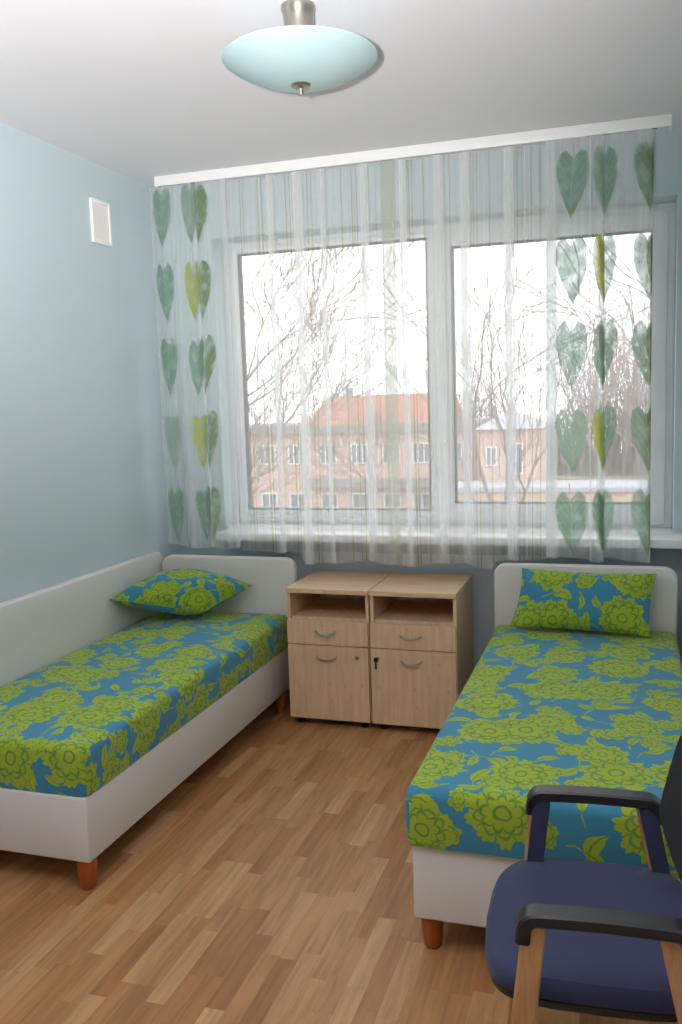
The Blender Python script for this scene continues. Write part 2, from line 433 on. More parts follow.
# ------------------------------------------------------------------ camera (solved from the photograph)
def cam_axes(yaw, pitch, roll):
    fw = Vector((-math.sin(yaw)*math.cos(pitch), math.cos(yaw)*math.cos(pitch), math.sin(pitch)))
    rt = Vector((math.cos(yaw), math.sin(yaw), 0)); up = rt.cross(fw)
    c, s = math.cos(roll), math.sin(roll)
    return c*rt+s*up, -s*rt+c*up, fw
CAM = Vector((2.4557, -4.5367, 1.5848))
r, u, f = cam_axes(.3128, -.1231, -.0323)
cam = bpy.data.cameras.new('camera'); co = bpy.data.objects.new('camera', cam); COL.objects.link(co)
mw = Matrix((r, u, -f)).transposed().to_4x4(); mw.translation = CAM; co.matrix_world = mw
cam.sensor_fit = 'AUTO'; cam.sensor_width = 36; cam.lens = 888.6*36/1024
cam.clip_start = .05; cam.clip_end = 400
scene.camera = co

# ------------------------------------------------------------------ room shell
H = 2.770; XR = 2.83; YB = -5.3; TW = .36
OX0, OX1, OZ0, OZ1 = .30, 2.675, 905/1000, 2.487
structure(obj('floor', boxbm(-.2, XR+.2, YB-.2, .3, -.12, 0), M['floor']), 'brown oak strip floor of the room', 'floor')
structure(obj('ceiling', boxbm(-.2, XR+.2, YB-.2, .3, H, H+.15), M['ceil']), 'white painted ceiling above the beds', 'ceiling')
structure(obj('wall_left', boxbm(-.2, 0, YB, .3, 0, H), M['wall']), 'pale blue wall along the left bed', 'wall')
structure(obj('wall_right', boxbm(XR, XR+.2, YB, .3, 0, H), M['wall']), 'pale blue wall along the right bed', 'wall')
structure(obj('wall_rear', boxbm(-.2, XR+.2, YB-.2, YB, 0, H), M['backroom']), 'pale wall behind the viewer', 'wall')
bm = bmesh.new()
box(bm, 0, OX0, 0, TW, 0, H); box(bm, OX1, XR, 0, TW, 0, H)
box(bm, OX0, OX1, 0, TW, 0, OZ0-.045); box(bm, OX0, OX1, 0, TW, OZ1, H)
structure(obj('wall_back', bm, M['wall']), 'pale blue window wall at the far end', 'wall')

# window: fixed frame, two casements with panes
WY = .17
win = empty('window_1', (0, 0, 0), 'white plastic window with two panes behind the sheer curtains', 'window'); structure(win)
bm = bmesh.new(); fd = .07
box(bm, OX0, OX0+.06, WY, WY+fd, OZ0+.0, OZ1, .004); box(bm, OX1-.055, OX1, WY, WY+fd, OZ0, OZ1, .004)
box(bm, OX0+.06, OX1-.055, WY, WY+fd, OZ1-.055, OZ1, .004); box(bm, OX0+.06, OX1-.055, WY, WY+fd, OZ0, OZ0+.05, .004)
box(bm, 1.49, 1.55, WY, WY+fd, OZ0+.05, OZ1-.055, .004)
obj('window_frame', bm, M['pvc'], win, True)
def casement(x0, x1, z0, z1, gx0, gx1, gz0, gz1, y0):
    bm = bmesh.new()
    box(bm, x0, gx0, y0, y0+.06, z0, z1, .006); box(bm, gx1, x1, y0, y0+.06, z0, z1, .006)
    box(bm, gx0, gx1, y0, y0+.06, z0, gz0, .006); box(bm, gx0, gx1, y0, y0+.06, gz1, z1, .006)
    s = obj('sash', bm, M['pvc'], win, True)
    bm = bmesh.new(); g = .006
    box(bm, gx0, gx0+g, y0+.004, y0+.05, gz0, gz1); box(bm, gx1-g, gx1, y0+.004, y0+.05, gz0, gz1)
    box(bm, gx0+g, gx1-g, y0+.004, y0+.05, gz0, gz0+g); box(bm, gx0+g, gx1-g, y0+.004, y0+.05, gz1-g, gz1)
    obj('seal', bm, M['gasket'], s)
    obj('pane', boxbm(gx0+.002, gx1-.002, y0+.024, y0+.030, gz0+.002, gz1-.002), M['glass'], s)
    return s
casement(.318, 1.508, .918, 2.455, .376, 1.452, .986, 2.422, WY-.012)
sR = casement(1.525, 2.640, .922, 2.45, 1.584, 2.568, 1.026, 2.365, WY-.018)
bm = bmesh.new(); box(bm, 1.503, 1.527, WY-.03, WY-.018, 1.60, 1.67, .003); tube(bm, [(1.515, WY-.03, 1.635), (1.515, WY-.055, 1.635)], .008); tube(bm, [(1.515, WY-.055, 1.645), (1.515, WY-.055, 1.53)], [.009, .007], 8)
obj('window_handle', bm, M['pvc'], win, True)
bm = bmesh.new(); box(bm, .335, XR-.002, -.222, 0.0, .862, .905, .008)
box(bm, OX0+.001, OX1-.001, -.004, WY+.01, .862, .905)
structure(obj('window_sill', bm, M['sill'], None, True), 'deep white sill below the window', 'window sill')

# ------------------------------------------------------------------ ceiling lamp
lamp = empty('ceiling_lamp', (1.506, -1.86, H), 'round pale aqua glass ceiling lamp with a nickel mount', 'lamp')
R_ = .235
bowl = []
for i in range(15):
    a = i/14; bowl.append((R_*math.sin(a*PI/2), -.232+.088*(1-math.cos(a*PI/2)) if False else -.232+.086*(a**2.0)))
outer = [(r_, z_) for r_, z_ in [(R_*(i/16), -.226+.072*((i/16)**2.2)) for i in range(17)]]
outer[-1] = (R_, -.152)
inner = [(max(0, r_-.004), z_+.006) for r_, z_ in reversed(outer)]
bm = lathe(outer + [(R_-.001, -.148)] + inner, 72, False)
obj('glass_shade', bm, M['lampglass'], lamp, True)
obj('canopy', lathe([(0, 0), (.052, 0), (.052, -.012), (.048, -.02), (.044, -.055), (.043, -.085), (.036, -.088), (0, -.088)], 40), M['nickel'], lamp, True)
obj('stem', lathe([(.008, -.085), (.008, -.222)], 16), M['nickel'], lamp, True)
obj('finial', lathe([(0, -.222), (.03, -.223), (.031, -.228), (.026, -.234), (.008, -.237), (.007, -.246), (.006, -.256), (0, -.258)], 32), M['nickel'], lamp, True)
for k in range(2):
    bm = lathe([(0, -.03), (.012, -.03), (.024, .01), (.028, .035), (.02, .06), (0, .066)], 20)
    b = obj('bulb', bm, M['whiteplastic'], lamp, True); b.location = ((-.08, .08)[k], 0, -.150)
    b.rotation_euler = (0, (-1, 1)[k]*1.45, 0); b.scale = (.75, .75, .75)

# vent cover on the left wall
v = empty('vent_cover', (0, -.625, 2.385), 'small white framed vent cover high on the blue wall', 'vent')
bm = bmesh.new(); w2, hh = .082, .208
box(bm, 0.001, .018, -w2, -w2+.018, 0, hh, .004); box(bm, 0.001, .018, w2-.018, w2, 0, hh, .004)
box(bm, 0.001, .018, -w2+.018, w2-.018, 0, .018, .004); box(bm, 0.001, .018, -w2+.018, w2-.018, hh-.018, hh, .004)
obj('frame', bm, M['whiteplastic'], v, True)
obj('panel', boxbm(.001, .013, -w2+.016, w2-.016, .016, hh-.016), M['ventpanel'], v)

# ------------------------------------------------------------------ curtain rail and curtains
rail = empty('curtain_rail', (0, 0, 0), 'white curtain rail along the ceiling above the window', 'curtain rail')
RY0, RY1 = -.285, -.20
bm = bmesh.new(); box(bm, .125, 2.632, RY0, RY0+.012, H-.052, H-.001, .003); box(bm, .125, 2.632, RY0+.012, RY1, H-.022, H-.001, .002)
box(bm, .125, .135, RY0+.012, RY1, H-.052, H-.022); box(bm, 2.622, 2.632, RY0+.012, RY1, H-.052, H-.022)
obj('valance', bm, M['whiteplastic'], rail, True)
for x in (.15, .335, 2.36, 2.56):
    obj('glider', boxbm(x-.012, x+.012, -.272, -.264, H-.053, H-.022, .002), M['darkmetal'], rail)

def chaikin(p, n=2):
    for _ in range(n):
        q = [p[0]]
        for a, b in zip(p, p[1:]):
            q.append(tuple(.75*i+.25*j for i, j in zip(a, b))); q.append(tuple(.25*i+.75*j for i, j in zip(a, b)))
        q.append(p[-1]); p = q
    return p
def curtain(name, pts, ztop, zbot, mat, label, group, flare=.012, seed=1, rows=26, lean=None):
    """pts: plan polyline (x, y, u) in metres; hung from ztop to zbot(u)"""
    pts = chaikin(pts, 2); u0, u1 = pts[0][2], pts[-1][2]; bm = bmesh.new(); uvl = bm.loops.layers.uv.new('UVMap'); grid = []
    rnd = random.Random(seed); ph = [rnd.uniform(0, 6.28) for _ in range(4)]
    for (x, y, uu) in pts:
        colv = []
        zb = zbot(uu)
        for k in range(rows+1):
            t_ = k/rows; z = ztop + (zb-ztop)*t_
            dx = .006*math.sin(uu*9+ph[0]+t_*2.2)*t_ + (lean(x, t_) if lean else 0)
            dy = flare*math.sin(uu*26+ph[1])*t_**2.5 + .006*math.sin(uu*13+ph[2]+t_*3)*t_
            colv.append((bm.verts.new((x+dx, y+min(dy, .004)*min(1, .05+max(0, min(uu-u0, u1-uu)-.06)/.12), z)), uu, z))
        grid.append(colv)
    for a, b in zip(grid, grid[1:]):
        for k in range(rows):
            q = (a[k], b[k], b[k+1], a[k+1]); fc = bm.faces.new([i[0] for i in q])
            for lp, i in zip(fc.loops, q): lp[uvl].uv = (i[1], i[2])
    o = obj(name, bm, mat, None, True)
    me = o.data
    return tag(o, label, 'curtain', group)
G_C = 'curtains hanging from the rail'
# middle voile: z-folds where the photograph shows bright bands
Y0 = -.245
folds = [(.75, .028), (.897, .045), (1.027, .020), (1.237, .038), (1.357, .055), (1.43, .030), (1.602, .042), (1.727, .042), (1.93, .042)]
threadX = [.585, .60, .945, .965, 1.12, 1.295, 1.53, 1.84, 2.03, .677, .699, .83, .851, 1.173, 1.199, 1.461, 1.476, 1.655, 1.768, 1.784, 1.969, 1.99, 2.07]
pts = [(.508, Y0, 0.)]; uu = 0; px, py = .508, Y0; extra = []
def go(x, y):
    global uu, px, py
    uu += math.hypot(x-px, y-py); px, py = x, y; pts.append((x, y, uu))
rr = random.Random(3); threads = []; band = (0, .01); satin = []
for (fx, fw) in folds + [(2.112, 0)]:
    x_end = fx + fw/2
    x0 = px; n = max(2, int((x_end-x0)/.035))
    a = rr.uniform(.004, .012); ph = rr.uniform(0, 6)
    for k in range(1, n+1):
        xx = x0 + (x_end-x0)*k/n
        go(xx, Y0 + a*math.sin(PI*k/n*2+ph)*(1 if k < n else 0))
    if fw:
        ub = uu
        go(x_end+.004, Y0-.008); go(fx-fw/2, Y0-.012); go(fx-fw/2-.004, Y0-.018); 
        if abs(fx-1.357) < .001: band = (uu+fw/2, fw/2+.012)
        if abs(fx-1.357) > .001: satin.append((uu+fw/2, fw*.42))
        go(x_end, Y0-.022); go(x_end+.012, Y0-.008)
UL = next(q[2] for q in pts if q[0] > .84)
UR = next(q[2] for q in pts if q[0] > 1.8)
for tx in threadX:
    for a, b in zip(pts, pts[1:]):
        if a[0] <= tx <= b[0] and a[1] > Y0-.0125 and b[1] > Y0-.0125:
            threads.append((a[2]+(tx-a[0])/(b[0]-a[0]+1e-9)*(b[2]-a[2]), rr.uniform(.0018, .0035))); break
ZH = .785
for q in range(12):
    satin.append((rr.uniform(.02, uu-.02), rr.uniform(.0012, .003)))
M['voile'] = mk_voile(threads, band, ZH+.035, satin)
curtain('curtain', pts, H-.0535, lambda q: (.806 if q > UR or q < UL else .768) + .012*math.sin(q*7.5)+.008*math.sin(q*19+1), M['voile'],
        'wide sheer white striped voile across the middle of the window', G_C, .022, 5)
YL = -.272
def upts(lst): return [(x, YL+dy, q) for x, dy, q in lst]
left_pts = upts([(.085, 0, .02), (.15, -.008, .125), (.215, 0, .215), (.205, .012, .245), (.225, .014, .275), (.268, 0, .30), (.315, -.006, .375), (.352, 0, .435),
                 (.345, .012, .47), (.325, .014, .54), (.345, .004, .61), (.352, -.006, .628), (.42, -.006, .705), (.45, .004, .74), (.505, 0, .80), (.520, -.004, .815), (.518, .006, .82), (.492, .008, .845), (.490, -.008, .85), (.522, -.012, .88)])
right_pts = upts([(2.15, .008, -.15), (2.115, .012, -.115), (2.10, .010, -.10), (2.098, .004, -.095), (2.145, .0, -.05), (2.148, -.006, -.045), (2.105, -.008, -.0), (2.10, -.014, .0), (2.14, -.016, .04), (2.215, -.012, .125), (2.295, 0, .21), (2.30, .01, .235), (2.285, .014, .265), (2.302, .002, .298), (2.352, -.006, .372), (2.357, .004, .39),
                  (2.315, .014, .50), (2.345, .008, .60), (2.352, -.004, .628), (2.412, -.006, .705), (2.44, .004, .74), (2.472, 0, .79), (2.515, -.008, .835), (2.558, -.004, .885),
                  (2.562, .008, .91), (2.53, .012, .96), (2.50, .012, 1.0)])
curtain('leaf_print_curtain', left_pts, H-.0535, lambda q: .838+.012*math.sin(q*15), mk_leafvoile('leaf_print_voile', .845, .388, .75),
        'narrow sheer curtain printed with green heart leaves beside the left wall', G_C, .010, 8)
curtain('leaf_print_curtain', right_pts, H-.0535, lambda q: .815+.012*math.sin(q*11+1), mk_leafvoile('leaf_print_voile_right', .822, .383, .9),
        'sheer curtain printed with large heart leaves at the right window edge', G_C, .012, 11)

# ------------------------------------------------------------------ nightstands
NW, ND, NTOP, NB = .420, .455, .690, .041
def handle_bm(x, z, w=.096, y=0):
    bm = bmesh.new(); ps = []
    for i in range(13):
        a = -1+2*i/12
        ps.append((x+a*w/2, y-.024*(1-a**4)-.001, z-.010*(1-a*a)))
    tube(bm, ps, [.0042+.0015*(1-abs(-1+2*i/12)) for i in range(13)], 8)
    for s in (-1, 1): tube(bm, [(x+s*w/2, y+.001, z), (x+s*w/2, y-.006, z)], .0065, 10)
    return bm
def nightstand(x0, label, lock_x, key):
    n = empty('nightstand', (x0, -.5447, 0), label, 'nightstand', 'birch nightstands')
    t = .016
    bm = bmesh.new()
    box(bm, 0.002, t+.002, 0.002, ND, NB, NTOP-.024, .001); box(bm, NW-t-.002, NW-.002, .002, ND, NB, NTOP-.024, .001)
    box(bm, t+.002, NW-t-.002, .02, ND-.006, .528, .544); box(bm, t+.002, NW-t-.002, .02, ND-.006, .40, .412)
    box(bm, t+.002, NW-t-.002, .02, ND-.006, NB, NB+t)
    box(bm, t+.002, NW-t-.002, ND-.012, ND-.004, NB+t, NTOP-.024)
    obj('carcass', bm, M['birch'], n)
    bm = bmesh.new(); box(bm, 0.0005, NW-.0005, -.012, ND+.004, NTOP-.024, NTOP, .002)
    obj('top', bm, M['birch_top'], n)
    d = obj('drawer', boxbm(.003, NW-.005, -.016, .001, .415, .534, .0012), M['birch'], n)
    obj('handle', handle_bm(NW*.48, .480, y=-.016), M['chrome'], d, True)
    dr = obj('door', boxbm(.003, NW-.005, -.016, .001, NB-.003, .410, .0012), M['birch'], n)
    obj('handle', handle_bm(NW*.48, .356, y=-.016), M['chrome'], dr, True)
    lk = lathe([(0, 0), (.010, 0), (.011, .003), (.009, .006), (0, .006)], 24)
    bmesh.ops.rotate(lk, verts=lk.verts, cent=(0, 0, 0), matrix=Matrix.Rotation(PI/2, 3, 'X'))
    bmesh.ops.translate(lk, verts=lk.verts, vec=(lock_x, -.016, .360))
    obj('lock', lk, M['nickel'], dr, True)
    if key:
        bm = bmesh.new()
        tube(bm, [(lock_x, -.021, .360), (lock_x, -.036, .360)], .0028, 8)
        box(bm, lock_x-.009, lock_x+.009, -.049, -.034, .352, .372, .004)
        box(bm, lock_x-.0045, lock_x+.0045, -.044, -.040, .318, .354, .0015)
        obj('key', bm, M['darkmetal'], dr, True)
    for sx in (.045, NW-.045):
        for sy in (.035, ND-.05):
            bm = lathe([(0, 0), (.017, 0), (.018, .008), (.012, .014), (.010, .038), (.018, .0405), (0, .0405)], 18)
            l_ = obj('foot', bm, M['casterplastic'], n, True); l_.location = (sx, sy, 0)
    return n
nightstand(.8685, 'birch nightstand beside the left bed, lock at its right edge', .358, False)
nightstand(.8685+NW+.004, 'birch nightstand nearer the right bed with key in its lock', .035, True)

# ------------------------------------------------------------------ beds
def bed_leg(bm_parent, x, y):
    bm = lathe([(0, 0), (.020, 0), (.025, .006), (.030, .04), (.033, .075), (.032, .1035), (0, .1035)], 26)
    l_ = obj('leg', bm, M['legwood'], bm_parent, True); l_.location = (x, y, 0)
def mattress(name, x0, x1, y0, y1, z0, z1, label, seed):
    """soft wrapped mattress; UVs follow the cloth over the edges"""
    bm = bmesh.new(); box(bm, x0, x1, y0, y1, z0, z1)
    bmesh.ops.subdivide_edges(bm, edges=bm.edges, cuts=0)
    top = [e for e in bm.edges if all(v.co.z > z1-.001 for v in e.verts)]
    ver = [e for e in bm.edges if abs(e.verts[0].co.z-e.verts[1].co.z) > .05]
    bmesh.ops.bevel(bm, geom=top+ver, offset=.028, segments=5, profile=.55, affect='EDGES')
    for axis, lo, hi, n in ((0, x0, x1, 14), (1, y0, y1, 30), (2, z0, z1, 4)):
        for k in range(1, n):
            c = [0, 0, 0]; c[axis] = lo+(hi-lo)*k/n; nn = [0, 0, 0]; nn[axis] = 1
            bmesh.ops.bisect_plane(bm, geom=bm.verts[:]+bm.edges[:]+bm.faces[:], plane_co=c, plane_no=nn)
    bm.normal_update()
    cx, cy = (x0+x1)/2, (y0+y1)/2; hx, hy = (x1-x0)/2, (y1-y0)/2
    uvl = bm.loops.layers.uv.new('UVMap'); uvs = {}
    for fc in bm.faces:
        n = fc.normal; c = fc.calc_center_median()
        for lp in fc.loops:
            p = lp.vert.co
            if n.z > .5: q = (p.x, p.y)
            elif abs(n.x) > abs(n.y): q = (p.x+math.copysign(z1-p.z, n.x), p.y)
            else: q = (p.x, p.y+math.copysign(z1-p.z, n.y))
            lp[uvl].uv = (q[0]+seed, q[1]+seed*.7)
    for v_ in bm.verts:
        a, b = (v_.co.x-cx)/hx, (v_.co.y-cy)/hy
        k = max(0, 1-abs(a)**4)*max(0, 1-abs(b)**4)
        if v_.co.z > (z0+z1)/2: v_.co.z += .012*k + .0025*math.sin(v_.co.x*17+seed)*math.sin(v_.co.y*13)*k
        s = math.sin(PI*max(0, min(1, (v_.co.z-z0)/(z1-z0))))
        if abs(a) > .98: v_.co.x += math.copysign(.006*s, a)
        if abs(b) > .98 and b < 0: v_.co.y -= .006*s
    o = obj(name, bm, M['fabric'], None, True)
    return o
def pillow(label, A, B, C, D, thick, seed):
    """corners A near-left, B near-right, C far-right, D far-left"""
    A, B, C, D = map(Vector, (A, B, C, D)); bm = bmesh.new(); uvl = bm.loops.layers.uv.new('UVMap')
    n, m = 30, 20; nrm = (B-A).cross(D-A).normalized()
    lx, ly = (B-A).length, (D-A).length
    sides = []
    for sgn in (1, -1):
        g = []
        for i in range(n+1):
            row = []
            for j in range(m+1):
                a, b = i/n, j/m
                # corners pulled out, edges drawn in
                ea = 1-abs(2*a-1)**2; eb = 1-abs(2*b-1)**2
                a2 = .5+(a-.5)*(1-.055*eb*abs(2*a-1)); b2 = .5+(b-.5)*(1-.07*ea*abs(2*b-1))
                p = (A*(1-a2)+B*a2)*(1-b2)+(D*(1-a2)+C*a2)*b2
                hgt = thick*.5*(max(0, 1-abs(2*a-1)**2.6)**.62)*(max(0, 1-abs(2*b-1)**2.6)**.62)
                hgt *= 1+.05*math.sin(a*7+seed)*math.sin(b*6)
                p = p+nrm*hgt*sgn*(1.15 if sgn > 0 else .85)
                row.append((p, a, b))
            g.append(row)
        sides.append(g)
    for k, g in enumerate(sides):
        V = [[bm.verts.new(q[0]) for q in row] for row in g]
        for i in range(n):
            for j in range(m):
                q = ((i, j), (i+1, j), (i+1, j+1), (i, j+1))
                if k: q = q[::-1]
                fc = bm.faces.new([V[a][b] for a, b in q])
                for lp, (a, b) in zip(fc.loops, q): lp[uvl].uv = (a/n*lx+seed+k*3, b/m*ly+seed*.4)
    bmesh.ops.remove_doubles(bm, verts=bm.verts, dist=.0008)
    low = min(v_.co.z for v_ in bm.verts)
    o = obj('pillow', bm, M['fabric'], None, True)
    return tag(o, label, 'pillow', 'pillows on the beds')

ZF0, ZF1, ZM = .104, .328, .497
YF, YN = -.305, -2.175
bed = empty('bed', (0.03, YN, 0), 'white upholstered bed along the left wall with high side panel', 'bed', 'single beds')
BW = .755
obj('base', boxbm(.022, BW, .0, YF-YN-.002, ZF0, ZF1, .007, 3), M['leather'], bed, True)
hb = round_panel(.775, .79-ZF0, .05, .06); o = obj('headboard', hb, M['leather'], bed, True); o.location = (.018, YF-YN+.05, ZF0)
sp = round_panel(YF-YN+.06, .812-ZF0, .045, .06, (1, 1)); o = obj('side_panel', sp, M['leather'], bed, True)
o.rotation_euler = (0, 0, PI/2); o.location = (-.027, -.02, ZF0)
for x in (.06, BW-.034):
    for y in (.034, YF-YN-.10): bed_leg(bed, x, y)
mt = mattress('mattress', .062, .787, YN+.004, YF-.004, ZF1+.002, ZM, '', .0)
tag(mt, 'mattress in teal and lime floral cloth on the left bed', 'mattress', 'floral mattresses')

X2 = 1.882
bed2 = empty('bed', (X2, -2.205, 0), 'white upholstered bed along the right wall behind the blue chair', 'bed', 'single beds')
YF2 = -.325; L2 = YF2+2.205
obj('base', boxbm(0, .79, 0, L2-.002, ZF0, ZF1, .007, 3), M['leather'], bed2, True)
o = obj('headboard', round_panel(.83, .793-ZF0, .05, .06), M['leather'], bed2, True); o.location = (-.03, L2+.05, ZF0)
o = obj('side_panel', round_panel(L2+.07, .80-ZF0, .05, .06), M['leather'], bed2, True); o.rotation_euler = (0, 0, PI/2); o.location = (.86, -.02, ZF0)
for x in (.045, .745):
    for y in (.045, L2-.10): bed_leg(bed2, x, y)
mt2 = mattress('mattress', X2-.012, X2+.792, -2.222, YF2-.004, ZF1+.006, ZM+.006, '', 5.3)
tag(mt2, 'mattress in teal and lime floral cloth on the right bed', 'mattress', 'floral mattresses')
bm = boxbm(2.40, 2.425, -2.2255, -2.2195, .292, .337, .001)
o = obj('pull_tab', bm, M['fabric'], mt2)

pillow('floral pillow lying on the left bed against its headboard', (.050, -.835, .662), (.425, -.575, .550), (.618, -.36, .655), (.06, -.37, .685), .19, 2.15)
pillow('floral pillow propped upright on the right bed against its headboard', (1.945, -.485, .528), (2.562, -.515, .520), (2.592, -.375, .775), (1.992, -.375, .785), .115, 4.1)

# ------------------------------------------------------------------ chair
ca = .07
ch = empty('armchair', (2.400, -2.705, 0), 'navy fabric armchair with black armrests and wooden legs in front of the right bed', 'chair', rotz=PI+ca)
# local +x = forward, +y = towards the camera side
def superellipse(n, fx0, fx1, hw, k=4.0, bow=.0):
    pts = []
    for i in range(n):
        a = 2*PI*i/n; c, s = math.cos(a), math.sin(a)
        x = math.copysign(abs(c)**(2/k), c); y = math.copysign(abs(s)**(2/k), s)
        X = (fx0+fx1)/2+(fx1-fx0)/2*x
        if x > 0: X += bow*(1-y*y)*x
        Y = hw*y*(1+.03*(1-x*x)) if True else hw*y
        pts.append((X, Y))
    return pts
def seat_z(x, y): return -.014*max(0, (x-.10)/.14)**2 + .010*(abs(y)/.24)**2*0 - .006*math.cos(y/.25*PI/2)*math.cos((x+.02)/.25*PI/2)
def pad(layers, n=64, closed_top=True):
    bm = bmesh.new(); rings = []
    for (sc, z, bow) in layers:
        ring = []
        for (x, y) in superellipse(n, -.215, .208, .237, 5.6, .024):
            xx, yy = x*sc+(1-sc)*.005, y*sc-.036
            ring.append(bm.verts.new((xx, yy, z+seat_z(xx, yy))))
        rings.append(ring)
    for a, b in zip(rings, rings[1:]):
        for i in range(n): bm.faces.new((a[i], a[(i+1) % n], b[(i+1) % n], b[i]))
    for rg, z in ((rings[0], layers[0][1]), (rings[-1], layers[-1][1])):
        c = bm.verts.new((.005, -.036, z+seat_z(0, 0)))
        for i in range(n): bm.faces.new((rg[i], rg[(i+1) % n], c))
    bmesh.ops.recalc_face_normals(bm, faces=bm.faces)
    return bm
obj('seat', pad([(.965, .424, 0), (.99, .428, 0), (1.0, .438, 0), (.995, .450, 0), (.98, .460, 0), (.95, .467, 0), (.7, .472, 0), (.4, .472, 0)]), M['navy'], ch, True)
obj('seat_shell', pad([(.86, .397, 0), (.93, .400, 0), (.975, .410, 0), (.985, .4245, 0), (.94, .426, 0)]), M['blackplastic'], ch, True)
AZ = .634
for s, nm in ((1, 'near'), (-1, 'far')):
    yy = s*.262
    fx_t, rx_t = .122, -.128
    def legpts(x_top, x_bot):
        return [(x_bot+(x_top-x_bot)*k/10, yy, .0+(AZ-.012)*k/10) for k in range(11)]
    for xt, xb in ((fx_t-.004, .185), (rx_t+.006, -.25)):
        bm = bmesh.new(); sweep_rect(bm, legpts(xt, xb), .013, .0225, (0, 1, 0))
        l_ = obj('leg', bm, M['armwood'], ch)
        bm = bmesh.new()
        pp = legpts(xt, xb)[2:11]
        pp = [(a-.004, b-s*.016, c) for a, b, c in pp]
        sweep_rect(bm, pp,   .004, .0195, (0, 1, 0)); obj('inner_pad', bm, M['navy'], l_)
    # black arm pad: bar with turned-down ends
    bm = bmesh.new(); ap = []
    x0, x1 = rx_t-.012, fx_t+.006
    ap.append((x1+.012, yy, AZ-.050)); 
    for k in range(7):
        a = PI/2*k/6; ap.append((x1+.010-.026*(1-math.cos(a))-.0, yy, AZ-.026+.026*math.sin(a)))
    for k in range(1, 6):
        ap.append((x1-.016+(x0+.016-x1+.016)*k/6, yy, AZ+.003*math.sin(PI*k/6)))
    for k in range(7):
        a = PI/2*k/6; ap.append((x0+.016-.026*math.sin(a), yy, AZ-.026+.026*math.cos(a)))
    ap.append((x0-.014, yy, AZ-.05))
    sweep_rect(bm, ap, [.019]*2+[.023]*(len(ap)-4)+[.019]*2, .0135, (0, 1, 0))
    obj('armrest', bm, M['blackplastic'], ch, True)
# backrest: curved black shell with black cloth pad behind the seat
def back_bm(off, th, hw, z0, z1, inset=0):
    bm = bmesh.new(); n, m = 20, 12; F = []
    for sgn in (0, 1):
        g = []
        for i in range(n+1):
            row = []
            for j in range(m+1):
                a = -1+2*i/n; b = j/m
                rr_ = abs(a)
                zlo, zhi = z0+.085*rr_**3, z1-.07*rr_**6
                z = zlo+(zhi-zlo)*b
                x = -.150-(z-.60)*.24-.055*(1-a*a)+off-th*sgn
                row.append(bm.verts.new((x, a*hw*(1-.06*abs(2*b-1)**4), z)))
            g.append(row)
        F.append(g)
    for k, g in enumerate(F):
        for i in range(n):
            for j in range(m):
                q = [g[i][j], g[i+1][j], g[i+1][j+1], g[i][j+1]]
                bm.faces.new(q if k else q[::-1])
    def rim(i0, j0, i1, j1): bm.faces.new((F[0][i0][j0], F[0][i1][j1], F[1][i1][j1], F[1][i0][j0]))
    for i in range(n): rim(i, 0, i+1, 0); rim(i+1, m, i, m)
    for j in range(m): rim(0, j+1, 0, j); rim(n, j, n, j+1)
    bmesh.ops.recalc_face_normals(bm, faces=bm.faces)
    return bm
obj('backrest', back_bm(0, .018, .235, .535, .90), M['blackplastic'], ch, True)
obj('back_pad', back_bm(.012, .0125, .220, .55, .885), M['blackmesh'], ch, True)
for s in (-1, 1):
    bm = bmesh.new(); tube(bm, [(-.16, s*.12, .414), (-.205, s*.12, .45), (-.222, s*.12, .50), (-.232, s*.12, .62), (-.25, s*.12, .70)], .010, 10)
    obj('back_support', bm, M['blackplastic'], ch, True)
for x in (.144, -.172):
    bm = bmesh.new(); tube(bm, [(x, -.255, .388), (x, .255, .388)], .012, 10)
    obj('seat_rail', bm, M['blackplastic'], ch, True)

# ------------------------------------------------------------------ outside: the yard, the pink building, bare trees
ZG = -7.0
t = NT('yard_ground'); n0 = t.noise(t.obj(), .25, 5)[0]
M['ground'] = t.done(t.bsdf(t.mix(t.step(n0, .35, .65), srgb(150, 146, 136), srgb(120, 122, 92)), .9))
def mk_stucco(name, col):
    t = NT(name); o = t.obj(); n0 = t.noise(o, .8, 4)[0]
    return t.done(t.bsdf(t.mix(n0, col, tuple(x*.86 for x in col)), .9))
M['pink'] = mk_stucco('pink_stucco', srgb(206, 176, 166)); M['peach'] = mk_stucco('peach_stucco', srgb(208, 178, 166))
M['grey'] = mk_stucco('grey_render', srgb(150, 144, 144)); M['palegrey'] = mk_stucco('pale_metal_roof', srgb(180, 178, 186))
def mk_tile():
    t = NT('orange_roof_tiles'); o = t.obj(); x, y, z = t.sep(o)
    w = t.math('ABSOLUTE', t.math('SINE', t.math('MULTIPLY', x, 11.)))
    rw = t.math('FRACT', t.math('MULTIPLY', y, 2.6))
    c = t.mix(t.noise(o, 2.2, 4)[0], srgb(176, 124, 104), srgb(160, 108, 90))
    c = t.mix(t.step(rw, .8, 1., 0, .35), c, srgb(104, 50, 36))
    return t.done(t.bsdf(c, .85, bump=w, bstr=.5, bdist=.05))
M['tile'] = mk_tile()
M['winglass'] = plain('dark_window_glass', srgb(126, 126, 132), .12, 0, .2, 2)
M['winframe'] = plain('white_window_paint', srgb(225, 222, 220), .6)
M['bark'] = plain('grey_brown_bark', srgb(130, 116, 110), .9, 0, .25, 6)
M['bark2'] = plain('brown_bark', srgb(146, 128, 122), .9, 0, .25, 6)
gnd = structure(obj('ground_outside', boxbm(-75, 60, .6, 130, ZG-.2, ZG), M['ground']), 'yard outside the window', 'ground')

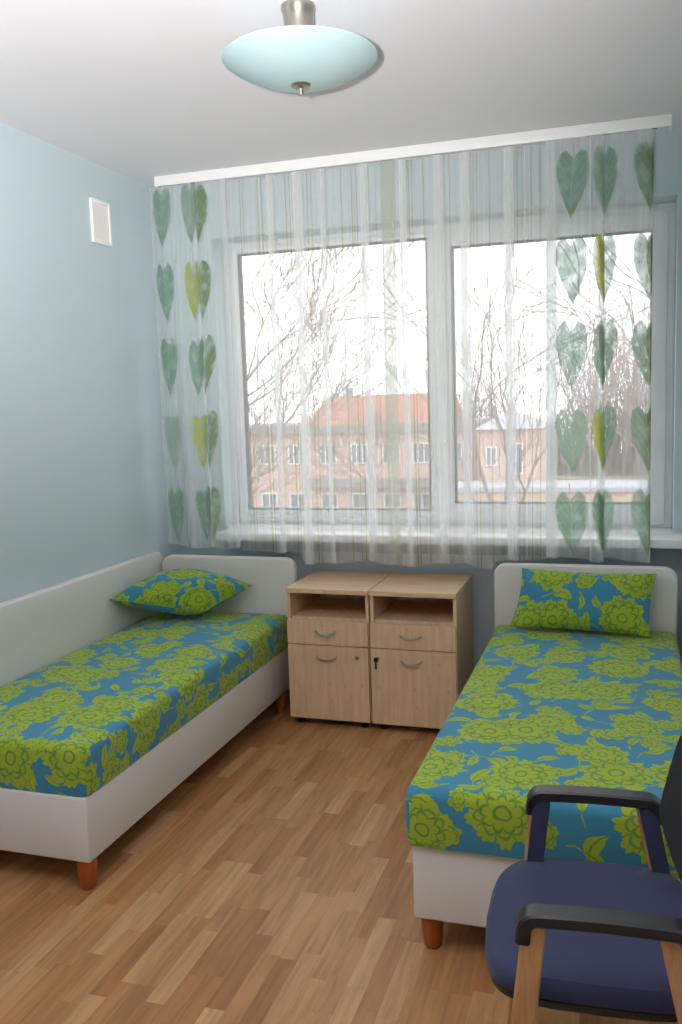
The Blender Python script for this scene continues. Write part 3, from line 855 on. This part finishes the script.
def facade_window(parent, x, z, w, h, y, bars=1):
    bm = bmesh.new(); t = .09
    box(bm, x-w/2, x-w/2+t, y-.06, y, z, z+h); box(bm, x+w/2-t, x+w/2, y-.06, y, z, z+h)
    box(bm, x-w/2+t, x+w/2-t, y-.06, y, z, z+t); box(bm, x-w/2+t, x+w/2-t, y-.06, y, z+h-t, z+h)
    for k in range(bars):
        xx = x-w/2+w*(k+1)/(bars+1); box(bm, xx-.04, xx+.04, y-.055, y, z+t, z+h-t)
    f_ = obj('window', bm, M['winframe'], parent)
    obj('pane', boxbm(x-w/2+t*.5, x+w/2-t*.5, y-.03, y-.012, z+t*.5, z+h-t*.5), M['winglass'], f_)
b = empty('building', (0, 0, 0), 'long pink building with orange tiled roof seen beyond the left pane', 'building')
BY = 55
obj('walls', boxbm(-26, -7.6, BY, BY+9, ZG, -.35), M['pink'], b)
bm = bmesh.new(); box(bm, -26.3, -7.3, BY-.35, BY+9.3, -.55, .02); obj('eaves', bm, M['grey'], b)
bm = bmesh.new()
vs = [bm.verts.new(q) for q in ((-19.1, BY-.3, .02), (-9.3, BY-.3, .02), (-9.3, BY+9, .02), (-19.1, BY+9, .02), (-18.9, BY+4.2, 2.02), (-9.3, BY+4.2, 2.02))]
for q in ((0, 1, 5, 4), (2, 3, 4, 5), (3, 0, 4), (1, 2, 5), (0, 3, 2, 1)): bm.faces.new([vs[i] for i in q])
obj('roof', bm, M['tile'], b)
obj('chimney', boxbm(-17.4, -17.0, BY+4, BY+4.5, 1.5, 2.6), M['grey'], b)
for x in (-24.5, -22.2, -20.0, -17.6, -15.3, -13.0, -10.9, -8.7): facade_window(b, x, -2.75, 1.25, 1.4, BY, 2)
for x in (-24.5, -22.2, -20.0, -17.6, -15.3, -13.0, -10.9, -8.7): facade_window(b, x, -5.9, 1.25, 1.1, BY, 1)
obj('ledge', boxbm(-19, -7.6, BY-.7, BY, -4.35, -3.75), M['grey'], b)
w_ = empty('building', (0, 0, 0), 'peach building wing with pale roof edge beyond the right pane', 'building')
WYY = 50
obj('walls', boxbm(-6.1, -2.6, WYY, WYY+8, ZG, -.30), M['peach'], w_)
bm = bmesh.new(); vs = [bm.verts.new(q) for q in ((-6.4, WYY-.5, -.35), (-2.3, WYY-.5, -.35), (-2.3, WYY+8, -.35), (-6.4, WYY+8, -.35), (-5.2, WYY+3.5, .5), (-3.9, WYY+3.5, .5))]
for q in ((0, 1, 5, 4), (2, 3, 4, 5), (3, 0, 4), (1, 2, 5), (0, 3, 2, 1)): bm.faces.new([vs[i] for i in q])
obj('roof', bm, M['palegrey'], w_)
obj('annex', boxbm(-7.2, 3.6, WYY-4, WYY, ZG, -3.75), M['peach'], w_); obj('annex_roof', boxbm(-7.4, 3.8, WYY-4.2, WYY, -3.75, -3.5), M['palegrey'], w_)
facade_window(w_, -3.9, -3.1, .8, 1.9, WYY, 1); facade_window(w_, -5.4, -2.6, .7, 1.2, WYY, 1)

def tree(name, base, height, spread, seed, label, lean=(0, 0), levels=5, r0=.16, mat='bark', group='bare trees outside the window', split_at=.35):
    rnd = random.Random(seed); bm = bmesh.new()
    def branch(p, d, L, rad, lev):
        n = 5; ps = [p]; rs = [rad]; q = p; dd = d
        for k in range(n):
            jit = Vector((rnd.uniform(-1, 1), rnd.uniform(-1, 1), rnd.uniform(-.6, .9)))*.22
            dd = (dd+jit*(.5 if lev == 0 else 1)).normalized(); q = q+dd*(L/n); ps.append(q); rs.append(max(.009, rad*(1-.45*(k+1)/n)))
        tube(bm, ps, rs, 7 if lev < 2 else (5 if lev < 3 else 4))
        if lev >= levels: return
        nb = (4, 4, 4, 3, 3, 2, 2)[lev]
        for k in range(nb):
            i = n if k == 0 else rnd.randint(2 if lev else 3, n)
            ang = rnd.uniform(.35, .95) if k else rnd.uniform(.05, .35)
            ax = Vector((rnd.uniform(-1, 1), rnd.uniform(-1, 1), rnd.uniform(-1, 1))).normalized()
            d2 = (Matrix.Rotation(ang, 3, ax) @ dd); d2 = (d2+Vector((0, 0, .12))+Vector((d2.x, d2.y, 0))*spread).normalized()
            branch(ps[i], d2, L*rnd.uniform(.55, .8), rs[i]*(.85 if k == 0 else .62), lev+1)
    branch(Vector((0, 0, 0)), Vector((lean[0], lean[1], 1)).normalized(), height*split_at, r0, 0)
    o = obj(name, bm, M[mat]); o.location = base
    return tag(o, label, 'tree', group)
tree('bare_tree', (-8.1, 14.5, ZG), 20.5, .06, 11, 'large bare tree spreading over the left pane in front of the pink building', (.08, 0), 6, .26, split_at=.27)
tree('bare_tree', (-13.2, 28, ZG), 22.0, .2, 19, 'dense twiggy bare tree farther back at the left edge of the left pane', (.02, 0), 5, .2, split_at=.27)
tree('bare_tree', (3.7, 12, ZG), 19.0, .2, 23, 'bare tree behind the leaf printed curtain at the right pane', (-.03, 0), 5, .17, 'bark2', split_at=.26)
tree('bare_tree', (-.6, 21, ZG), 18.0, .25, 31, 'slim bare tree with thin branches in the middle of the right pane', (0.02, 0), 4, .13, split_at=.30)
for i, (x, y, h, sd, lb) in enumerate([
    (-17.0, 38, 12.5, 41, 'bare tree close to the pink wall at the lower left of the left pane'),
    (-10.5, 42, 11.0, 43, 'low bare tree standing against the pink building beside its tiled roof'),
    (-6.0, 72, 19, 47, 'tall bare tree rising behind the pale roofed wing'),
    (.6, 58, 19, 53, 'dense bare tree to the right of the pale roofed wing'),
    (6.8, 72, 20, 59, 'brown bare tree low behind the yellow printed leaf'),
    (8.0, 52, 19, 61, 'brown bare tree at the far right of the right pane'),
    (-14, 78, 17, 67, 'distant bare tree between the tiled roof and the pale roofed wing')]):
    tree('bare_tree', (x, y, ZG), h, .2, sd, lb, (0, 0), 5, .2 if y > 45 else .14, 'bark2' if i > 1 else 'bark')

# the far belt of leafless brush: one mass of twigs nobody could count
bm = bmesh.new(); rnd = random.Random(77)
for k in range(1500):
    x = rnd.uniform(-34, 22); y = rnd.uniform(92, 108); hmax = 10.0+3.2*math.sin(x*.37+1)+(2.5 if x > -3 else -1.5)
    h = hmax*rnd.uniform(.45, 1.0); p = Vector((x, y, ZG)); ps = [p]; dd = Vector((rnd.uniform(-.12, .12), rnd.uniform(-.1, .1), 1))
    for q in range(5):
        dd = (dd+Vector((rnd.uniform(-.25, .25), rnd.uniform(-.2, .2), .1))).normalized(); p = p+dd*h/5; ps.append(p)
    r0 = rnd.uniform(.05, .11)
    tube(bm, ps, [r0*(1-.16*q) for q in range(6)], 4)
    for q in range(7):
        i = rnd.randint(1, 5); a = ps[i]; e = Vector((rnd.uniform(-1, 1), rnd.uniform(-.6, .6), rnd.uniform(.4, 1.4)))*rnd.uniform(.6, 1.3)
        tube(bm, [a, a+e*.5+Vector((0, 0, .1)), a+e], [r0*.5, r0*.38, r0*.2], 3)
tag(obj('thicket', bm, M['bark2']), 'distant belt of brown leafless brush behind the buildings', 'brush', None, 'stuff')

# ------------------------------------------------------------------ light: overcast sky and the photographer's bounced flash
w = bpy.data.worlds.new('sky'); scene.world = w; w.use_nodes = True
nt = w.node_tree; nt.nodes.clear()
out = nt.nodes.new('ShaderNodeOutputWorld'); bg = nt.nodes.new('ShaderNodeBackground')
tc = nt.nodes.new('ShaderNodeTexCoord'); nz = nt.nodes.new('ShaderNodeTexNoise'); nz.inputs['Scale'].default_value = 2
rp = nt.nodes.new('ShaderNodeValToRGB'); rp.color_ramp.elements[0].color = (.92, .92, .97, 1); rp.color_ramp.elements[1].color = (1, .985, 1, 1)
nt.links.new(tc.outputs['Generated'], nz.inputs['Vector']); nt.links.new(nz.outputs[0], rp.inputs[0])
nt.links.new(rp.outputs[0], bg.inputs[0]); bg.inputs[1].default_value = 2.5
nt.links.new(bg.outputs[0], out.inputs[0])

fl = bpy.data.lights.new('camera_flash', 'SPOT'); fo = bpy.data.objects.new('camera_flash', fl); COL.objects.link(fo)
fo.location = CAM + Vector((-.16, .02, .08))
fo.rotation_euler = (Vector((1.45, -3.3, H)) - fo.location).to_track_quat('-Z', 'Y').to_euler()
fl.energy = 760; fl.spot_size = math.radians(96); fl.spot_blend = 1.0; fl.shadow_soft_size = .03; fl.color = (1, .975, .955)

vs_ = scene.view_settings
vs_.view_transform = 'Standard'; vs_.look = 'None'; vs_.gamma = 1; vs_.exposure = 0.16; vs_.use_curve_mapping = False
scene.display_settings.display_device = 'sRGB'
try:
    scene.cycles.use_denoising = True
    scene.cycles.transparent_max_bounces = 24; scene.cycles.max_bounces = 10; scene.cycles.diffuse_bounces = 6
    scene.cycles.sample_clamp_indirect = 6
except Exception: pass
